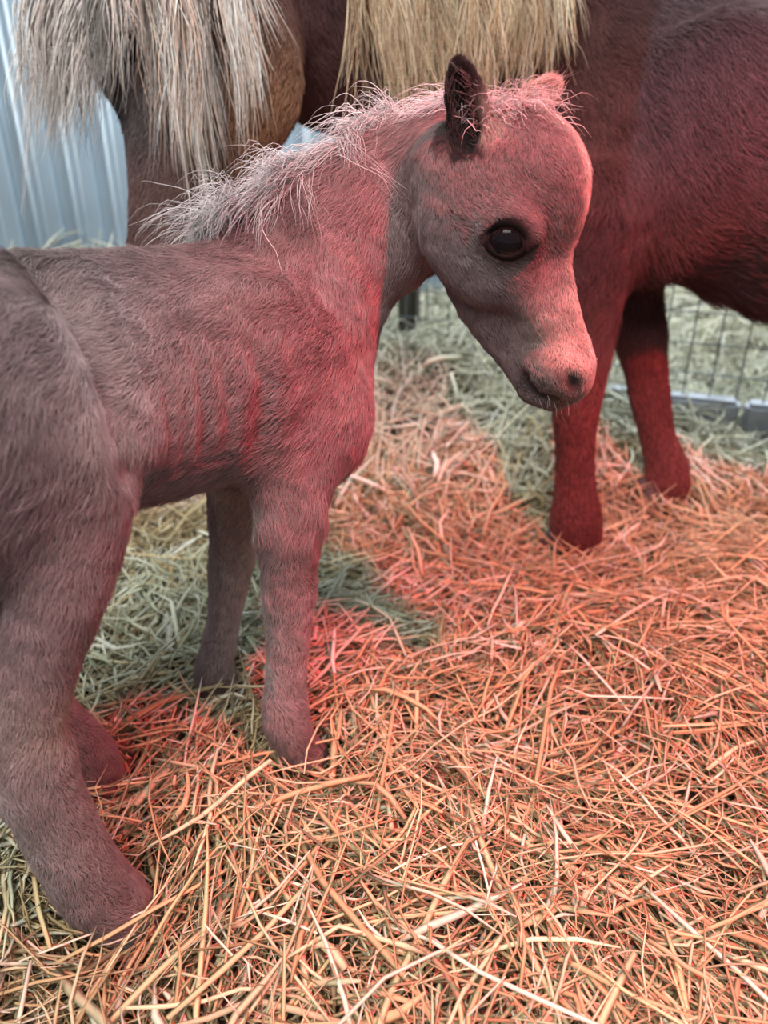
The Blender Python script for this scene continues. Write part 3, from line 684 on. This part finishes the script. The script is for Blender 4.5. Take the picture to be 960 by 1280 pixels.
def straw_geo(P, w, th, roll):
    n, s, _ = P.shape
    T = np.gradient(P, axis=1); T /= np.linalg.norm(T, axis=2, keepdims=True) + 1e-9
    A = np.cross(T, np.array([0, 0, 1.0])); A /= np.linalg.norm(A, axis=2, keepdims=True) + 1e-9; B = np.cross(A, T)
    c, s_ = np.cos(roll)[:, None, None], np.sin(roll)[:, None, None]; A, B = A * c + B * s_, B * c - A * s_
    tp = np.interp(np.linspace(0, 1, s), [0, .15, .75, 1], [.75, 1, .85, .3])[None, :, None]
    a = A * w[:, None, None] * tp; b = B * th[:, None, None] * tp
    V = np.stack([P - a, P + b, P + a, P - b], 2)
    base = np.arange(n)[:, None, None] * s * 4 + np.arange(s - 1)[None, :, None] * 4
    j = np.arange(4)[None, None]; k = ((np.arange(4) + 1) % 4)[None, None]
    Qd = np.stack([base + k, base + j, base + 4 + j, base + 4 + k], -1).reshape(-1, 4)
    e0 = np.arange(n)[:, None] * s * 4; caps = np.concatenate([e0 + np.array([[0, 1, 2, 3]]), e0 + (s - 1) * 4 + np.array([[3, 2, 1, 0]])])
    return V.reshape(-1, 3), np.concatenate([Qd, caps])
GOLD = np.array([(.63, .48, .26), (.54, .40, .21), (.70, .59, .37), (.44, .32, .17), (.58, .50, .31), (.78, .71, .54), (.30, .21, .12), (.66, .52, .29)])
HAY = np.array([(.72, .70, .53), (.78, .76, .61), (.66, .65, .48), (.84, .82, .70), (.68, .63, .47), (.54, .52, .38)])
def straw_stuff(name, x, y, r_, Lr, wr, pal, layer, tilt_sd, root, s=5, label=None):
    n = len(x); L = r_.uniform(*Lr, n) * r_.uniform(.5, 1, n); az = r_.uniform(0, 6.283, n)
    # neighbouring stalks share a lie
    az = np.where(r_.random(n) < .45, 1.6 * smooth_noise(np.column_stack([x, y, 0 * x]), 9, 77) + r_.normal(0, .4, n), az)
    lay = layer * r_.beta(1.6, 1.6, n); tilt = r_.normal(0, tilt_sd, n)
    P = straw_paths(x - np.cos(az) * L * .5, y - np.sin(az) * L * .5, az, L, lay, np.abs(tilt) * r_.choice([-1, 1], n), r_, s)
    P = P - np.array([0, 0, 1])[None, None] * np.clip((P[:, :, 2] - ground(P[:, :, 0], P[:, :, 1])).max(1) - layer * 1.5, 0, 1)[:, None, None]
    k = clear_of_feet(P) & (((P[:, :, :2] - WALL_A) @ WALL_N) > .025).all(1); P = P[k]; n = len(P)
    w = r_.uniform(*wr, n) * np.where(r_.random(n) < .14, r_.uniform(1.5, 2.4, n), 1); th = w * r_.uniform(.15, .5, n)
    V, Qd = straw_geo(P, w, th, r_.normal(0, .5, n))
    c = pal[r_.integers(0, len(pal), n)] * r_.normal(1, .12, (n, 1)) * r_.uniform(.68, 1.0, (n, 1))
    o = obj(name, fast_mesh(name, V, Qd, smooth=False, col=np.clip(np.repeat(c, s * 4, 0), .02, .92)), M_STRAW)
    adopt(o, root); o['kind'] = 'stuff'
    return o
r_ = np.random.default_rng(55)
def wedge(n, y0, y1, margin, r_, pw=1.0):
    y = y0 + (y1 - y0) * r_.random(n) ** pw; z = y * .89 + .29
    return r_.uniform(-1, 1, n) * (.52 * z + margin), y

bed = grid_mesh('straw_bedding', -1.6, 1.7, .0, 1.34, 100, 60, lambda x, y: ground(x, y) - .006)
bed = tag(obj('straw_bedding', bed, M_EARTH), 'golden straw bedding spread over the floor under the foal', 'straw')
x, y = wedge(19000, .22, 1.36, .22, r_, .9)
straw_stuff('loose_straw', x, y, r_, (.05, .19), (.0008, .0021), GOLD, .046, .24, bed)
x, y = wedge(9000, .22, 1.36, .22, r_, .9)
straw_stuff('straw_chaff', x, y, r_, (.02, .08), (.0005, .0012), GOLD, .050, .45, bed, s=3)
SHADE_GREEN = np.array([(.70, .71, .52), (.77, .77, .60), (.61, .64, .45), (.83, .82, .68), (.66, .63, .46), (.50, .53, .36)])  # lamp-shadow tone put into stalk colour, laid where the foal's shadow falls
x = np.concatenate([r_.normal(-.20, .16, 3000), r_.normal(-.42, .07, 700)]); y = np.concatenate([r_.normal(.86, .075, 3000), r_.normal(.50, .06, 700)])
straw_stuff('shade_green_hay', x, y, r_, (.05, .17), (.0010, .0024), SHADE_GREEN, .054, .28, bed)
# the stalks that lie on top and can be picked apart
VAR = []
for k in range(24):
    rr = np.random.default_rng(900 + k); L = np.array([rr.uniform(.10, .24)]); g0 = ground
    seg = 6; az = 0.0; pt = np.zeros((1, seg, 3)); pos = np.array([-L[0] / 2, 0, 0.0]); kw = rr.integers(1, seg - 1); kk = rr.normal(0, .8) if rr.random() < .5 else 0
    for i in range(seg):
        pt[0, i] = pos; pos = pos + L[0] / (seg - 1) * np.array([math.cos(az), math.sin(az), rr.normal(0, .06)]); az += kk if i == kw else rr.normal(0, .10)
    wv = np.array([rr.choice([.0014, .0018, .0024, .0032])]); Vv, Qv = straw_geo(pt, wv, wv * rr.uniform(.3, .6), np.array([rr.normal(0, .4)]))
    cv = GOLD[k % len(GOLD)] * rr.uniform(.9, 1.2); VAR.append((fast_mesh('straw_stalk', Vv, Qv, smooth=False, col=np.clip(np.tile(cv, (len(Vv), 1)), 0, .92)), L[0]))
made = 0
while made < 290:
    y1 = .26 + .75 * r_.random() ** 1.2; x1 = r_.uniform(-1, 1) * .5 * (y1 * .89 + .29)
    me, L1 = VAR[made % len(VAR)]; a = r_.uniform(0, 6.283); dx, dy = math.cos(a) * L1 / 2, math.sin(a) * L1 / 2
    z0, z1 = float(ground(x1 - dx, y1 - dy)), float(ground(x1 + dx, y1 + dy)); zm = float(ground(x1, y1))
    t5 = np.linspace(-1, 1, 7)[:, None]; ck = np.array([[x1, y1, max(zm, .5 * (z0 + z1)) + .05]]) + t5 * np.array([[dx, dy, 0]])
    if not clear_of_feet(ck[None])[0]: continue
    o = obj('straw_stalk', me, M_STRAW, bed); o.location = (x1, y1, max(zm, .5 * (z0 + z1)) + r_.uniform(.030, .046))
    o.rotation_euler = Matrix.Rotation(a, 4, 'Z').to_3x3().to_euler(); o.rotation_euler[1] = -math.atan2(z1 - z0, L1) + r_.normal(0, .10)
    made += 1

hayb = grid_mesh('hay_bank', -2.4, 2.6, 1.32, 4.6, 120, 80, lambda x, y: ground(x, y) - .012)
hayb = tag(obj('hay_bank', hayb, M_EARTH), 'pale greenish loose hay heaped behind the mare along the fence', 'hay')
x, y = wedge(12500, 1.22, 2.35, .2, r_, 1.0)
straw_stuff('loose_hay', x, y, r_, (.08, .24), (.0014, .0032), HAY, .055, .25, hayb)
x, y = wedge(5000, 2.2, 4.2, .2, r_, 1.0)
straw_stuff('far_hay', x, y, r_, (.12, .30), (.003, .006), HAY, .06, .2, hayb, s=3)
x, y = r_.uniform(-1.5, -.25, 2600), r_.uniform(1.35, 2.3, 2600)
straw_stuff('banked_hay', x, y, r_, (.08, .24), (.0014, .0030), HAY, .05, .25, hayb)
